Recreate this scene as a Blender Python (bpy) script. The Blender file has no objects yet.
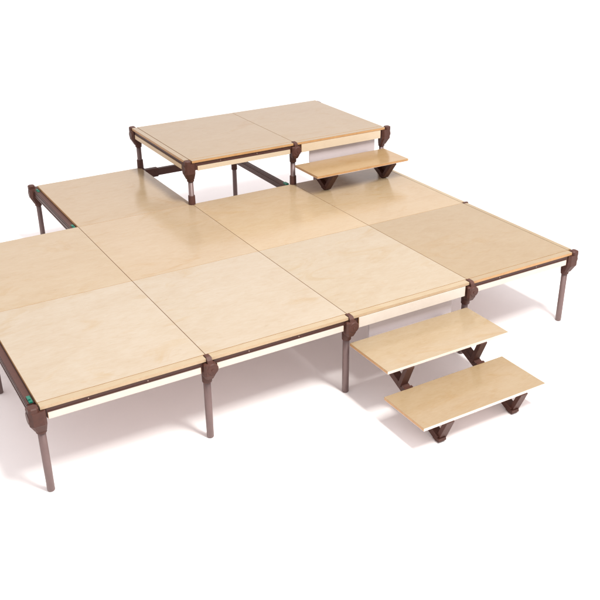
import bpy, bmesh, math, random
from mathutils import Matrix, Vector
random.seed(4)
SC = bpy.context.scene
COL = SC.collection

# ---------------------------------------------------------------- camera
AZ, EL, ROLL = 1.0408846, 0.460639, -0.0100406
d = Vector((math.cos(EL)*math.cos(AZ), math.cos(EL)*math.sin(AZ), -math.sin(EL)))
r = d.cross(Vector((0, 0, 1))).normalized()
u = r.cross(d)
cr, sr = math.cos(ROLL), math.sin(ROLL)
right = cr*r + sr*u
up = -sr*r + cr*u
cam_data = bpy.data.cameras.new('camera')
cam = bpy.data.objects.new('camera', cam_data)
COL.objects.link(cam)
cam.matrix_world = Matrix(((right.x, up.x, -d.x, -0.778223), (right.y, up.y, -d.y, -4.152286),
                           (right.z, up.z, -d.z, 3.165141), (0, 0, 0, 1)))
cam_data.sensor_width = 36.0
cam_data.lens = 872.1256/600*36
cam_data.clip_end = 500
SC.camera = cam

# ---------------------------------------------------------------- studio light
world = bpy.data.worlds.new('World')
SC.world = world
world.use_nodes = True
bg = world.node_tree.nodes['Background']
bg.inputs['Color'].default_value = (1.0, 0.932, 0.932, 1)
bg.inputs['Strength'].default_value = 1.16
ld = bpy.data.lights.new('softbox', 'AREA')
ld.shape = 'RECTANGLE'
ld.size, ld.size_y = 1.4, 3.8
ld.energy = 1400
ld.color = (1.0, 0.97, 0.93)
lamp = bpy.data.objects.new('softbox', ld)
COL.objects.link(lamp)
aim = Vector((2.6, 1.0, 0.3))
lamp.location = aim + 9.5*Vector((0.02, -0.47, 0.883))
lamp.rotation_euler = (aim - lamp.location).to_track_quat('-Z', 'Y').to_euler()
SC.view_settings.view_transform = 'Standard'
SC.view_settings.look = 'None'
SC.view_settings.exposure = 0.08
SC.view_settings.gamma = 1.0

# ---------------------------------------------------------------- materials
def new_mat(name):
    m = bpy.data.materials.new(name)
    m.use_nodes = True
    nt = m.node_tree
    return m, nt, nt.nodes['Principled BSDF']

def N(nt, t, **kw):
    n = nt.nodes.new(t)
    for k, v in kw.items():
        setattr(n, k, v)
    return n

def wood(name, dark, mid, light, rough, grain_axis='X', use_tint=True, scale=1.0, smudge=0.0):
    m, nt, b = new_mat(name)
    L = nt.links.new
    geo = N(nt, 'ShaderNodeNewGeometry')
    info = N(nt, 'ShaderNodeObjectInfo')
    off = N(nt, 'ShaderNodeVectorMath', operation='SCALE')
    off.inputs['Scale'].default_value = 37.0
    comb = N(nt, 'ShaderNodeCombineXYZ')
    for i in range(3):
        L(info.outputs['Random'], comb.inputs[i])
    L(comb.outputs[0], off.inputs[0])
    add = N(nt, 'ShaderNodeVectorMath', operation='ADD')
    L(geo.outputs['Position'], add.inputs[0]); L(off.outputs[0], add.inputs[1])
    def noise(sx, sy, sz, s, det, dist=0.0, ro=0.55):
        mp = N(nt, 'ShaderNodeMapping')
        mp.inputs['Scale'].default_value = (sx*scale, sy*scale, sz*scale)
        L(add.outputs[0], mp.inputs[0])
        n = N(nt, 'ShaderNodeTexNoise')
        n.inputs['Scale'].default_value = s
        n.inputs['Detail'].default_value = det
        n.inputs['Distortion'].default_value = dist
        n.inputs['Roughness'].default_value = ro
        L(mp.outputs[0], n.inputs['Vector'])
        return n.outputs['Fac']
    a, c = (1.0, 3.4)
    cloud = noise(1.0, 1.4, 1, 2.6, 7, 0.8, 0.62)
    figure = noise(a*1.0, c*0.6, 1, 9.0, 7, 1.0, 0.65)
    fine = noise(a*3, c*6, 3, 6.0, 3, 0.2)
    def mix(x, y, f):
        k = N(nt, 'ShaderNodeMix'); k.data_type = 'FLOAT'
        k.inputs[0].default_value = f
        L(x, k.inputs[2]); L(y, k.inputs[3])
        return k.outputs[0]
    t = mix(mix(cloud, figure, 0.5), fine, 0.28)
    ramp = N(nt, 'ShaderNodeValToRGB')
    e = ramp.color_ramp.elements
    e[0].position, e[0].color = 0.28, (*dark, 1)
    e[1].position, e[1].color = 0.70, (*light, 1)
    k = e.new(0.5); k.color = (*mid, 1)
    L(t, ramp.inputs[0])
    out = ramp.outputs[0]
    # small brownish flecks and mineral streaks of the veneer
    spk = noise(a*2.0, c*2.0, 2, 9.0, 2, 0.5)
    st = N(nt, 'ShaderNodeMapRange')
    st.inputs[1].default_value, st.inputs[2].default_value = 0.66, 0.78
    st.inputs[3].default_value, st.inputs[4].default_value = 0.0, 0.35
    L(spk, st.inputs[0])
    mx = N(nt, 'ShaderNodeMix'); mx.data_type = 'RGBA'
    L(st.outputs[0], mx.inputs[0]); L(out, mx.inputs[6])
    mx.inputs[7].default_value = (*[v*0.82 for v in dark], 1)
    out = mx.outputs[2]
    if smudge:
        sm = noise(1.0, 2.0, 1, 1.9, 6, 1.4, 0.65)
        sr = N(nt, 'ShaderNodeMapRange')
        sr.inputs[1].default_value, sr.inputs[2].default_value = 0.55, 0.74
        sr.inputs[3].default_value, sr.inputs[4].default_value = 0.0, smudge
        L(sm, sr.inputs[0])
        sx = N(nt, 'ShaderNodeMix'); sx.data_type = 'RGBA'; sx.blend_type = 'MULTIPLY'
        L(sr.outputs[0], sx.inputs[0]); L(out, sx.inputs[6])
        sx.inputs[7].default_value = (0.93, 0.82, 0.62, 1)
        out = sx.outputs[2]
    if use_tint:
        tm = N(nt, 'ShaderNodeMix'); tm.data_type = 'RGBA'; tm.blend_type = 'MULTIPLY'
        tm.inputs[0].default_value = 1.0
        L(out, tm.inputs[6]); L(info.outputs['Color'], tm.inputs[7])
        out = tm.outputs[2]
    L(out, b.inputs['Base Color'])
    rr = N(nt, 'ShaderNodeMapRange')
    rr.inputs[3].default_value, rr.inputs[4].default_value = rough*0.75, rough*1.3
    L(cloud, rr.inputs[0]); L(rr.outputs[0], b.inputs['Roughness'])
    bump = N(nt, 'ShaderNodeBump')
    bump.inputs['Strength'].default_value = 0.04
    bump.inputs['Distance'].default_value = 0.002
    L(fine, bump.inputs['Height']); L(bump.outputs[0], b.inputs['Normal'])
    b.inputs['IOR'].default_value = 1.47
    return m

def plain(name, col, rough, metal=0.0, var=0.12, nscale=40.0, bump=0.0):
    m, nt, b = new_mat(name)
    L = nt.links.new
    tc = N(nt, 'ShaderNodeTexCoord')
    n = N(nt, 'ShaderNodeTexNoise')
    n.inputs['Scale'].default_value = nscale
    n.inputs['Detail'].default_value = 4
    L(tc.outputs['Object'], n.inputs['Vector'])
    ramp = N(nt, 'ShaderNodeValToRGB')
    e = ramp.color_ramp.elements
    e[0].position, e[0].color = 0.3, (*[v*(1-var) for v in col], 1)
    e[1].position, e[1].color = 0.7, (*[min(1, v*(1+var)) for v in col], 1)
    L(n.outputs['Fac'], ramp.inputs[0])
    L(ramp.outputs[0], b.inputs['Base Color'])
    b.inputs['Metallic'].default_value = metal
    rr = N(nt, 'ShaderNodeMapRange')
    rr.inputs[3].default_value, rr.inputs[4].default_value = rough*0.85, rough*1.15
    L(n.outputs['Fac'], rr.inputs[0]); L(rr.outputs[0], b.inputs['Roughness'])
    if bump:
        bp = N(nt, 'ShaderNodeBump')
        bp.inputs['Strength'].default_value = bump
        bp.inputs['Distance'].default_value = 0.001
        L(n.outputs['Fac'], bp.inputs['Height']); L(bp.outputs[0], b.inputs['Normal'])
    return m

M_TOP = wood('birch_top', (0.285, 0.207, 0.117), (0.313, 0.243, 0.153), (0.334, 0.272, 0.184), 0.17, smudge=0.75)
M_EDGE = wood('ply_edge', (0.30, 0.155, 0.055), (0.37, 0.205, 0.085), (0.42, 0.26, 0.115), 0.5, use_tint=False, scale=2.0)
M_EDGE2 = wood('pale_ply_edge', (0.31, 0.215, 0.12), (0.36, 0.26, 0.16), (0.40, 0.305, 0.20), 0.5, use_tint=False, scale=2.0)
M_UNDER = plain('board_underside', (0.62, 0.51, 0.48), 0.6)
M_FASCIA = wood('pale_fascia', (0.465, 0.41, 0.35), (0.49, 0.44, 0.385), (0.515, 0.465, 0.41), 0.4, scale=1.5)
M_NOSE = plain('tread_nosing', (0.60, 0.54, 0.47), 0.45, var=0.03, nscale=15)
M_BROWN = plain('brown_rail', (0.060, 0.024, 0.018), 0.48, 0.0, 0.10)
M_CAST = plain('brown_cast_clamp', (0.058, 0.021, 0.0145), 0.55, 0.0, 0.15, 60, 0.2)
M_POST = plain('brown_anodised_tube', (0.132, 0.086, 0.081), 0.46, 0.15, 0.07, 25)
for m_ in (M_CAST, M_BROWN):
    m_.node_tree.nodes['Principled BSDF'].inputs['Specular IOR Level'].default_value = 0.3
M_GREEN = plain('green_plastic', (0.0, 0.11, 0.07), 0.4, 0.0, 0.1)
M_RISER = plain('grey_riser', (0.46, 0.41, 0.415), 0.5, 0.0, 0.03, 10)
M_BOLT = plain('steel_bolt', (0.30, 0.22, 0.18), 0.35, 0.6, 0.05)
M_FLOOR = plain('white_floor', (0.90, 0.885, 0.88), 0.85, 0.0, 0.01, 3)

# ---------------------------------------------------------------- mesh helpers
def box(bm, x0, x1, y0, y1, z0, z1, bev=0.0, mat=0):
    vs = [bm.verts.new((x, y, z)) for x in (x0, x1) for y in (y0, y1) for z in (z0, z1)]
    idx = [(0, 1, 3, 2), (4, 6, 7, 5), (0, 4, 5, 1), (2, 3, 7, 6), (0, 2, 6, 4), (1, 5, 7, 3)]
    fs = [bm.faces.new([vs[i] for i in f]) for f in idx]
    for f in fs:
        f.material_index = mat
    if bev:
        es = list({e for f in fs for e in f.edges})
        bmesh.ops.bevel(bm, geom=es, offset=bev, segments=2, profile=0.7, affect='EDGES', clamp_overlap=True)
    return fs

def loft(bm, rings, mat=0, smooth=False):
    """rings: list of lists of points, same count"""
    R = [[bm.verts.new(p) for p in ring] for ring in rings]
    n = len(R[0])
    for a, b in zip(R, R[1:]):
        for i in range(n):
            f = bm.faces.new((a[i], a[(i+1) % n], b[(i+1) % n], b[i]))
            f.material_index = mat; f.smooth = smooth
    f = bm.faces.new(list(reversed(R[0]))); f.material_index = mat
    f = bm.faces.new(R[-1]); f.material_index = mat

def circ(cx, cy, z, rad, n=24):
    return [(cx+rad*math.cos(2*math.pi*i/n), cy+rad*math.sin(2*math.pi*i/n), z) for i in range(n)]

def tube(bm, cx, cy, prof, n=28, mat=0):
    loft(bm, [circ(cx, cy, z, rr, n) for z, rr in prof], mat, True)

def chamf_sq(cx, cy, z, hx, hy, c):
    return [(cx+hx-c, cy-hy, z), (cx+hx, cy-hy+c, z), (cx+hx, cy+hy-c, z), (cx+hx-c, cy+hy, z),
            (cx-hx+c, cy+hy, z), (cx-hx, cy+hy-c, z), (cx-hx, cy-hy+c, z), (cx-hx+c, cy-hy, z)]

def disc_y(bm, cx, y0, y1, cz, rad, n=24, mat=0, bev=0.004):
    def ring(y, rr):
        return [(cx+rr*math.cos(2*math.pi*i/n), y, cz+rr*math.sin(2*math.pi*i/n)) for i in range(n)]
    loft(bm, [ring(y1, rad), ring(y0+bev, rad), ring(y0, rad-bev)], mat)

def disc_x(bm, x0, x1, cy, cz, rad, n=24, mat=0):
    loft(bm, [[(x, cy+rad*math.cos(2*math.pi*i/n), cz+rad*math.sin(2*math.pi*i/n)) for i in range(n)] for x in (x0, x1)], mat)

def bar(bm, p0, p1, wx, depth, mat=0, bev=0.003):
    """bar in the y-z plane; wx along x, depth perpendicular to its run"""
    p0, p1 = Vector(p0), Vector(p1)
    t = (p1-p0).normalized()
    n = Vector((1, 0, 0)).cross(t)
    ax = Vector((1, 0, 0))
    rings = []
    for p in (p0, p1):
        rings.append([p + ax*sx*wx/2 + n*sn*depth/2 for sx, sn in ((-1, -1), (1, -1), (1, 1), (-1, 1))])
    vs = [[bm.verts.new(q) for q in rg] for rg in rings]
    fs = []
    for i in range(4):
        fs.append(bm.faces.new((vs[0][i], vs[0][(i+1) % 4], vs[1][(i+1) % 4], vs[1][i])))
    fs.append(bm.faces.new(list(reversed(vs[0])))); fs.append(bm.faces.new(vs[1]))
    for f in fs:
        f.material_index = mat
    if bev:
        es = list({e for f in fs for e in f.edges})
        bmesh.ops.bevel(bm, geom=es, offset=bev, segments=2, profile=0.7, affect='EDGES', clamp_overlap=True)

def obj(name, bm, mats, parent=None, smooth_angle=None):
    bmesh.ops.recalc_face_normals(bm, faces=bm.faces[:])
    me = bpy.data.meshes.new(name)
    bm.to_mesh(me); bm.free()
    for m in (mats if isinstance(mats, (list, tuple)) else [mats]):
        me.materials.append(m)
    o = bpy.data.objects.new(name, me)
    COL.objects.link(o)
    if parent is not None:
        o.parent = parent
    return o

def thing(name, label, cat, loc=(0, 0, 0), group=None):
    o = bpy.data.objects.new(name, None)
    o.empty_display_size = 0.1
    COL.objects.link(o)
    o.location = loc
    o['label'] = label; o['category'] = cat
    if group:
        o['group'] = group
    return o

def dup(root, loc, label, group=None):
    q = root.copy(); COL.objects.link(q); q.location = loc
    q['label'] = label
    if group:
        q['group'] = group
    for ch in root.children:
        c = ch.copy(); COL.objects.link(c); c.parent = q
        for g in ch.children:
            k = g.copy(); COL.objects.link(k); k.parent = c
    return q

# ---------------------------------------------------------------- dimensions (metres)
A = 1.2007          # deck depth; deck width is 1
H = 0.5895          # lower deck top
H2 = 0.9834         # upper deck top
WE = 0.972         # width of the right hand panels
LIP = 0.050         # width of the loose edge strip
TH = 0.022          # board thickness
ZB = -0.093         # bottom of fascia below the deck top

# ---------------------------------------------------------------- floor
bm = bmesh.new()
S = 90
vs = [bm.verts.new(p) for p in ((-S, -S, 0), (S, -S, 0), (S, S, 0), (-S, S, 0))]
bm.faces.new(vs)
fl = obj('floor', bm, M_FLOOR)
fl['kind'] = 'structure'

# ---------------------------------------------------------------- deck panels
GV, GU = 0.0018, 0.0012     # half gaps of the seams
def deck(ui, vi, z, label, tint, front=False, right=False, left=False, group='wooden stage deck panels', edge=None):
    edge = edge or M_EDGE
    wd = WE if ui == 3 else 1.0
    t = thing('deck_panel', label, 'stage deck', (ui, vi*A, z), group)
    bm = bmesh.new()
    x0, x1 = GV, wd-GV
    y0, y1 = (0.0 if front else GU), A-GU
    fs = box(bm, x0, x1, y0, y1, -TH, 0, 0.0020)
    bm.normal_update()
    for f in bm.faces:
        n = f.normal
        c = f.calc_center_median()
        f.material_index = 0 if c.z > -0.0002 else (2 if c.z < -TH+0.0002 else 1)
    b = obj('board', bm, [M_TOP, M_EDGE, M_UNDER], t)
    b.color = (*tint, 1)
    def strip(xa, xb, ya, yb):
        bm = bmesh.new()
        box(bm, xa, xb, ya, yb, -TH, -0.0005, 0.0025)
        for f in bm.faces:
            c = f.calc_center_median()
            f.material_index = 0 if c.z > -0.003 else 1
        s = obj('edge_strip', bm, [M_TOP, edge], t)
        s.color = (*[min(1.0, v*1.02) for v in tint], 1)
    if front:
        strip(0.003 if left or ui == 0 else 0.018, wd-0.018 if (ui, vi) not in ((3, 0), (3, 2)) else wd-0.003, -LIP, -0.0032)
    if right:
        strip(wd+0.0032, wd+LIP-0.010, 0.004 if vi == 0 else 0.018, A-0.018)
    if left:
        strip(-LIP, -0.0032, 0.003, A-0.003)
    return t

W = lambda k, w=0.0: (k, k*(1-0.02*w), k*(1-0.06*w))
deck(0, 0, H, 'front left birch deck panel at the corner with the green clip', (1.04, 1.115, 1.31), front=True, edge=M_EDGE2)
deck(1, 0, H, 'front row birch deck panel between the left corner panel and the panel behind the steps', (1.01, 1.08, 1.26), front=True, edge=M_EDGE2)
deck(2, 0, H, 'front row birch deck panel directly behind the two lower steps', (0.97, 1.02, 1.13), front=True, edge=M_EDGE2)
deck(3, 0, H, 'darker tan front row deck panel at the right corner of the stage', (0.81, 0.775, 0.72), front=True, right=True)
deck(0, 1, H, 'second row deck panel running out of the photo on the left', (1.0, 0.99, 1.0))
deck(1, 1, H, 'second row deck panel in front of the raised platform left front leg', (1.01, 0.99, 1.0))
deck(2, 1, H, 'second row deck panel lying along the front of the raised left deck', (1.07, 1.04, 1.01))
deck(3, 1, H, 'second row deck panel below the single upper step', (1.02, 0.985, 0.95), right=True)
deck(1, 2, H, 'rear left deck panel beside the raised platform with a bare brown rail', (0.96, 0.93, 0.92))
deck(2, 2, H2, 'left panel of the raised platform with edge strips on two sides', (0.80, 0.77, 0.74), front=True, left=True, group='raised stage deck panels')
deck(3, 2, H2, 'right panel of the raised platform above the single step', (0.80, 0.77, 0.74), front=True, group='raised stage deck panels')

# ---------------------------------------------------------------- frame rails
def rail_x(ui, y, z, label, fascia='low', sign=-1, clip=False):
    """rail along x, sign -1: faces -y"""
    t = thing('frame_rail', label, 'rail', (ui, y, z), 'brown frame rails')
    wd = WE if ui == 3 else 1.0
    bm = bmesh.new()
    s = sign
    ya, yb = sorted((0.004*s, 0.040*s))
    box(bm, 0.035, wd-0.035, ya, yb, ZB+0.004, -TH-0.001, 0.002)
    ya, yb = sorted((0.040*s-0.001*s, 0.0435*s))
    if fascia == 'low':
        # ribs along the groove
        box(bm, 0.04, wd-0.04, ya, yb, -0.0320, -0.0265, 0.001)
        box(bm, 0.04, wd-0.04, ya, yb, -0.0520, -0.0470, 0.001)
    obj('rail_bar', bm, M_BROWN, t)
    if fascia == 'low':
        for k in (0.27, 0.62):
            bm = bmesh.new()
            disc_y(bm, k, 0.0425*s, 0.038*s, -0.0395, 0.0042, 12, bev=0.001)
            obj('rivet', bm, M_BOLT, t)
    if fascia:
        bm = bmesh.new()
        top = -0.0535 if fascia == 'low' else -TH-0.0015
        yo = LIP-0.002 if fascia == 'low' else LIP+0.002
        ya, yb = sorted((0.0405*s, yo*s))
        if fascia == 'low':
            box(bm, 0.040 if ui == 0 else 0.052, wd-0.052, ya, yb, ZB, top, 0.0015)
        else:
            box(bm, 0.062, wd-0.052, ya, yb, ZB-0.004, top, 0.0015)
        for f in bm.faces:
            c = f.calc_center_median()
            f.material_index = 1 if (c.x < 0.066 or c.x > wd-0.0535) else 0
        o = obj('fascia_strip', bm, [M_FASCIA, M_EDGE], t)
        if z > 0.8: o.color = (0.93, 0.85, 0.70, 1)
    return t

def rail_y(x, vi, z, label, fascia=None, sign=-1, clips=(), length=A, dz=0.0):
    t = thing('frame_rail', label, 'rail', (x, vi*A, z), 'brown frame rails')
    bm = bmesh.new()
    s = sign
    xa, xb = sorted((-0.015*s, 0.040*s))
    box(bm, xa, xb, 0.05, length-0.05, ZB+0.004+dz, -TH-0.001+dz, 0.003)
    xa, xb = sorted((0.039*s, 0.0435*s))
    box(bm, xa, xb, 0.05, length-0.05, -0.0345+dz, -0.0285+dz, 0.001)
    box(bm, xa, xb, 0.05, length-0.05, -0.0520+dz, -0.0460+dz, 0.001)
    if not fascia:
        box(bm, xa, xb, 0.05, length-0.05, -0.0880+dz, -0.0780+dz, 0.001)
    obj('rail_bar', bm, M_BROWN, t)
    if fascia:
        bm = bmesh.new()
        xa, xb = sorted((0.0405*s, (LIP-0.002)*s))
        box(bm, xa, xb, 0.06, length-0.06, ZB, -0.0535, 0.0015)
        for f in bm.faces:
            c = f.calc_center_median()
            f.material_index = 1 if (c.y < 0.061 or c.y > length-0.061) else 0
        fo = obj('fascia_strip', bm, [M_FASCIA, M_EDGE], t)
        if z > 0.8: fo.color = (0.90, 0.74, 0.50, 1)
    for cy in clips:
        bm = bmesh.new()
        xa, xb = sorted((0.008*s, 0.030*s))
        box(bm, xa, xb, cy-0.036, cy+0.036, -TH-0.004+dz, -TH+0.006+dz, 0.004)
        xa, xb = sorted((0.014*s, 0.030*s))
        box(bm, xa, xb, cy-0.014, cy+0.014, -TH+0.004+dz, -TH+0.012+dz, 0.003)
        obj('green_clip', bm, M_GREEN, t)
    return t

rail_x(0, 0, H, 'front rail with pale fascia under the left corner panel')
rail_x(1, 0, H, 'front rail with pale fascia under the second front panel from the left')
rail_x(2, 0, H, 'front rail covered by a taller pale fascia board above the lower steps', fascia='tall')
rail_x(3, 0, H, 'front rail with pale fascia right of the lower steps')
rail_y(0, 0, H, 'bare brown rail with green clip on the left side of the front corner panel', clips=(0.085, A-0.10))
rail_y(0, 1, H, 'bare brown side rail of the second row panel at the left photo edge', clips=(0.10, A-0.10))
rail_y(1, 2, H, 'bare brown rail with green clips on the rear left panel', clips=(0.085, A-0.085))
rail_y(3+WE, 0, H, 'side rail under the right edge of the front right corner panel', fascia='low', sign=1)
rail_y(3+WE, 1, H, 'side rail under the right edge of the panel below the upper step', fascia='low', sign=1)
rail_x(2, 2*A, H2, 'upper front rail with yellowish fascia left of the single step')
rail_x(3, 2*A, H2, 'upper front rail covered by a taller fascia board above the single step', fascia='tall')
rail_y(2, 2, H2, 'upper rail with yellowish fascia on the left side of the raised platform', fascia='low')
rail_y(3+WE, 2, H2, 'upper rail on the right side of the raised platform', sign=1)

# round bracing tubes at lower deck height below the raised platform
def brace_x(label, x, y, z):
    t = thing('brace_rail', label, 'brace', (x, y, z), 'braces under the raised platform')
    bm = bmesh.new()
    box(bm, 0.05, 0.95, -0.030, 0.012, -0.100, -0.030, 0.008)
    obj('rail_bar', bm, M_BROWN, t)
    for xa in (0.035, 0.835):
        bm = bmesh.new()
        box(bm, xa, xa+0.13, -0.038, 0.020, -0.108, -0.022, 0.010)
        obj('end_socket', bm, M_CAST, t)
def brace_y(label, x, y, z):
    t = thing('brace_rail', label, 'brace', (x, y, z), 'braces under the raised platform')
    bm = bmesh.new()
    box(bm, -0.040, 0.004, 0.05, A-0.04, -0.095, -0.027, 0.006)
    box(bm, -0.043, -0.0395, 0.06, A-0.05, -0.052, -0.046, 0.001)
    obj('rail_bar', bm, M_BROWN, t)
    bm = bmesh.new()
    box(bm, -0.036, -0.004, 0.065, 0.125, -0.031, -0.012, 0.008)
    obj('green_clip', bm, M_GREEN, t)
brace_x('horizontal brown brace with end sockets behind the raised platform left side', 2, 3*A, H)
brace_y('brown brace with green clip running back from the raised platform middle leg', 3, 2*A, H)

# ---------------------------------------------------------------- legs
R = 0.0225
def post(bm, z0, z1):
    tube(bm, 0, 0, [(z0, R-0.006), (z0+0.002, R-0.002), (z0+0.006, R), (z1, R)])

def clamp_mid(t, z, fy=-1):
    """clamp of a leg between two panels: tongue, body, round boss, collar"""
    bm = bmesh.new()
    tube(bm, 0, -0.004, [(z-0.185, 0.0285), (z-0.180, 0.0305), (z-0.100, 0.0315)])
    # body
    loft(bm, [chamf_sq(-0.002, -0.035, z-0.140, 0.026, 0.028, 0.010), chamf_sq(-0.002, -0.038, z-0.112, 0.038, 0.036, 0.012),
              chamf_sq(-0.002, -0.038, z-0.040, 0.038, 0.036, 0.010), chamf_sq(-0.002, -0.038, z-0.030, 0.032, 0.031, 0.010)])
    disc_y(bm, 0.012, -0.077, -0.030, z-0.072, 0.037, 28)
    disc_y(bm, 0.010, -0.081, -0.076, z-0.076, 0.008, 12, bev=0.001)
    # tongue up through the joint of the edge strips
    loft(bm, [[(-0.0165, -0.072, z-0.045), (0.0165, -0.072, z-0.045), (0.0165, 0, z-0.045), (-0.0165, 0, z-0.045)],
              [(-0.0165, -0.066, z-0.012), (0.0165, -0.066, z-0.012), (0.0165, 0, z-0.012), (-0.0165, 0, z-0.012)],
              [(-0.0155, -0.050, z+0.001), (0.0155, -0.050, z+0.001), (0.0155, -0.006, z+0.001), (-0.0155, -0.006, z+0.001)],
              [(-0.0125, -0.044, z+0.005), (0.0125, -0.044, z+0.005), (0.0125, -0.010, z+0.005), (-0.0125, -0.010, z+0.005)]])
    return obj('corner_clamp', bm, M_CAST, t)

def clamp_corner(t, z, sx, sy, reach=0.047, top=0.002):
    """clamp at an outer corner: chamfered block tapering into the collar"""
    bm = bmesh.new()
    cx, cy = sx*0.016, sy*0.016
    tube(bm, 0, 0, [(z-0.190, 0.0285), (z-0.185, 0.0305), (z-0.120, 0.0315)])
    loft(bm, [chamf_sq(sx*0.003, sy*0.003, z-0.168, 0.031, 0.031, 0.012),
              chamf_sq(cx*0.8, cy*0.8, z-0.122, reach-0.003, reach-0.003, 0.016),
              chamf_sq(cx, cy, z-0.112, reach, reach, 0.018),
              chamf_sq(cx, cy, z-0.026, reach, reach, 0.016)])
    # head filling the outer corner up to the deck top
    if top is not None:
        x0, x1 = (-0.036, 0.036) if sx == 0 else sorted((sx*0.0620, sx*0.0045))
        y0, y1 = (-0.016, 0.016) if sy == 0 else sorted((sy*0.0620, sy*0.0045))
        mx, my, hx, hy = (x0+x1)/2, (y0+y1)/2, (x1-x0)/2, (y1-y0)/2
        loft(bm, [chamf_sq(mx, my, z-0.030, hx, hy, 0.012), chamf_sq(mx, my, z+top-0.006, hx, hy, 0.012),
                  chamf_sq(mx, my, z+top, hx-0.006, hy-0.006, 0.010)])
    if sx:
        xa, xb = sorted((cx+sx*(reach+0.003), cx+sx*(reach-0.02)))
        disc_x(bm, xa, xb, cy, z-0.070, 0.034)
    return obj('corner_clamp', bm, M_CAST, t)

def leg(ui, vi, label, kind, corner=None, tall=False, dx=0, dy=0, top=0.002):
    t = thing('stage_support', label, 'stage support', (ui+dx-(1-WE if ui == 4 else 0), vi*A+dy, 0), 'tall legs of the raised platform' if tall else 'legs of the lower stage')
    bm = bmesh.new()
    post(bm, 0, (H2 if tall else H)-0.12)
    obj('post', bm, M_POST, t)
    zt = H2 if tall else H
    if kind == 'mid':
        clamp_mid(t, zt)
    else:
        clamp_corner(t, zt, *corner, top=top)
    if tall:
        bm = bmesh.new()
        tube(bm, 0, 0, [(H-0.19, 0.030), (H-0.02, 0.031), (H+0.075, 0.0295), (H+0.080, 0.027)])
        if vi == 3:
            loft(bm, [chamf_sq(0, 0, H-0.13, 0.032, 0.032, 0.012), chamf_sq(0, 0, H-0.10, 0.046, 0.046, 0.014),
                      chamf_sq(0, 0, H-0.022, 0.046, 0.046, 0.014)])
        obj('sleeve', bm, M_CAST, t)
    return t

leg(0, 0, 'front left corner leg with large angular clamp in the foreground', 'corner', (-1, -1))
leg(1, 0, 'front leg below the joint of the two left front panels', 'mid')
leg(2, 0, 'front leg left of the lower steps', 'mid')
leg(3, 0, 'front leg partly hidden behind the right end of the steps', 'mid')
leg(4, 0, 'front right corner leg standing alone on the white floor', 'corner', (1, -1))
leg(4, 1, 'leg of the right edge with only its clamp tip showing above the deck', 'corner', (1, 0))
leg(0, 1, 'left side leg at the photo edge behind the front corner leg', 'corner', (-1, 0))
leg(1, 3, 'rear left corner leg beside the bare brown rail', 'corner', (-1, 1), dx=-0.012, dy=0.0)
leg(2, 2, 'raised platform leg at its front left corner on the panel joint', 'corner', (-1, -1), True)
leg(3, 2, 'raised platform middle front leg left of the single step', 'mid', None, True)
leg(4, 2, 'raised platform front right leg right of the single step', 'corner', (1, -1), True)
leg(2, 3, 'raised platform rear left leg beside the rear left panel', 'corner', (-1, 1), True)
leg(3, 3, 'raised platform middle rear leg seen below it against white', 'corner', (0, 1), True, top=None)
leg(4, 3, 'raised platform rear right leg hidden behind the single step', 'corner', (1, 1), True, top=None)

# ---------------------------------------------------------------- steps
def tread(t, x0, x1, y0, y1, z, tint, nose):
    bm = bmesh.new()
    box(bm, x0, x1, y0, y1, z-0.022, z, 0.002)
    for f in bm.faces:
        c = f.calc_center_median()
        if c.z > z-0.0012: f.material_index = 0
        elif c.z < z-0.0205: f.material_index = 3
        elif c.y < y0+0.003: f.material_index = 2
        else: f.material_index = 1
    b = obj('tread', bm, [M_TOP, M_EDGE, nose, M_UNDER], t)
    b.color = (*tint, 1)

def vee(t, x, ybot, zbot, yrear, zrear, yfront, zfront, hook=None):
    """inclined bearer (named stringer) with a front strut"""
    bm = bmesh.new()
    bar(bm, (x, ybot+0.005, zbot+0.024), (x, yrear, zrear), 0.056, 0.044)
    # foot of the bearer
    q = lambda hx, ya, yb, z: [(x-hx, ybot+ya, zbot+z), (x+hx, ybot+ya, zbot+z), (x+hx, ybot+yb, zbot+z), (x-hx, ybot+yb, zbot+z)]
    loft(bm, [q(0.024, -0.008, 0.020, 0.002), q(0.0285, -0.020, 0.040, 0.014), q(0.0285, -0.016, 0.050, 0.032)])
    return bm

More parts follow.
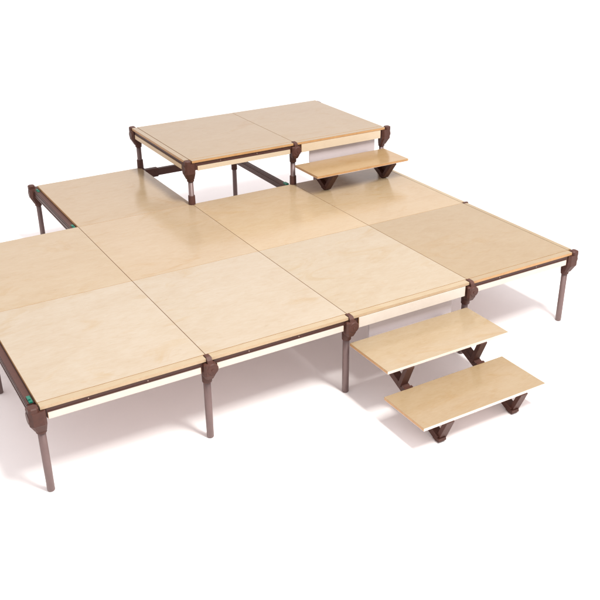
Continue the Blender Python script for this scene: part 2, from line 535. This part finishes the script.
# lower flight
ZT1, ZT2 = 0.392, 0.197
t = thing('stage_steps', 'two lower wooden steps with brown V brackets before the front edge', 'steps', (0, 0, 0))
tread(t, 2.002, 2.982, -0.463, -0.043, ZT1, (0.92, 0.91, 0.91), M_NOSE)
tread(t, 1.999, 2.972, -0.842, -0.440, ZT2, (0.84, 0.80, 0.75), M_NOSE)
for x in (2.186, 2.782):
    bm = vee(t, x, -0.780, 0.0, -0.03, ZT1-0.022-0.020, 0, 0)
    s = obj('stringer', bm, M_CAST, t)
    bm = bmesh.new()
    bar(bm, (x+0.014, -0.765, 0.016), (x+0.014, -0.832, ZT2-0.022), 0.060, 0.030)
    obj('strut', bm, M_CAST, s)
    bm = bmesh.new()
    bar(bm, (x-0.008, -0.385, 0.200), (x-0.008, -0.452, ZT1-0.022), 0.058, 0.030)
    obj('strut', bm, M_CAST, s)
    bm = bmesh.new()
    box(bm, x-0.030, x+0.036, -0.442, -0.425, ZT2-0.03, ZT2+0.008, 0.003)
    obj('hook', bm, M_CAST, s)
bm = bmesh.new()
box(bm, 2.175, 2.868, -0.012, 0.0, 0.30, H+ZB+0.02, 0.002)
rp = obj('riser_panel', bm, M_RISER)
rp['label'] = 'grey riser panel under the deck edge behind the two lower steps'; rp['category'] = 'riser panel'

# upper step
t = thing('stage_steps', 'single upper wooden step on V brackets before the raised platform', 'steps', (0, 0, 0))
ZU = 0.786
tread(t, 2.985, 3.955, 1.955, 2.335, ZU, (0.96, 0.83, 0.66), M_EDGE)
for x in (3.172, 3.798):
    bm = vee(t, x, 2.105, H+0.001, 2*A-0.03, H+0.16, 0, 0)
    s = obj('stringer', bm, M_CAST, t)
    bm = bmesh.new()
    bar(bm, (x+0.004, 2.098, H+0.018), (x+0.004, 1.975, ZU-0.022), 0.058, 0.034)
    obj('strut', bm, M_CAST, s)
    bm = bmesh.new()
    bar(bm, (x, 2.300, H+0.11), (x, 2.300, ZU-0.022), 0.050, 0.030)
    obj('strut', bm, M_CAST, s)
    # web plate between the two arms, with its bolt
    bm = bmesh.new()
    w = [(2.105, H+0.03), (2.000, ZU-0.024), (2.250, ZU-0.024), (2.200, H+0.075)]
    loft(bm, [[(x+dx, y, z) for y, z in w] for dx in (0.010, 0.020)])
    obj('web_plate', bm, M_CAST, s)
bm = bmesh.new()
box(bm, 3.170, 3.884, 2*A-0.012, 2*A, 0.765, H2+ZB+0.02, 0.002)
rp = obj('riser_panel', bm, M_RISER)
rp['label'] = 'grey riser panel under the raised platform behind the single step'; rp['category'] = 'riser panel'
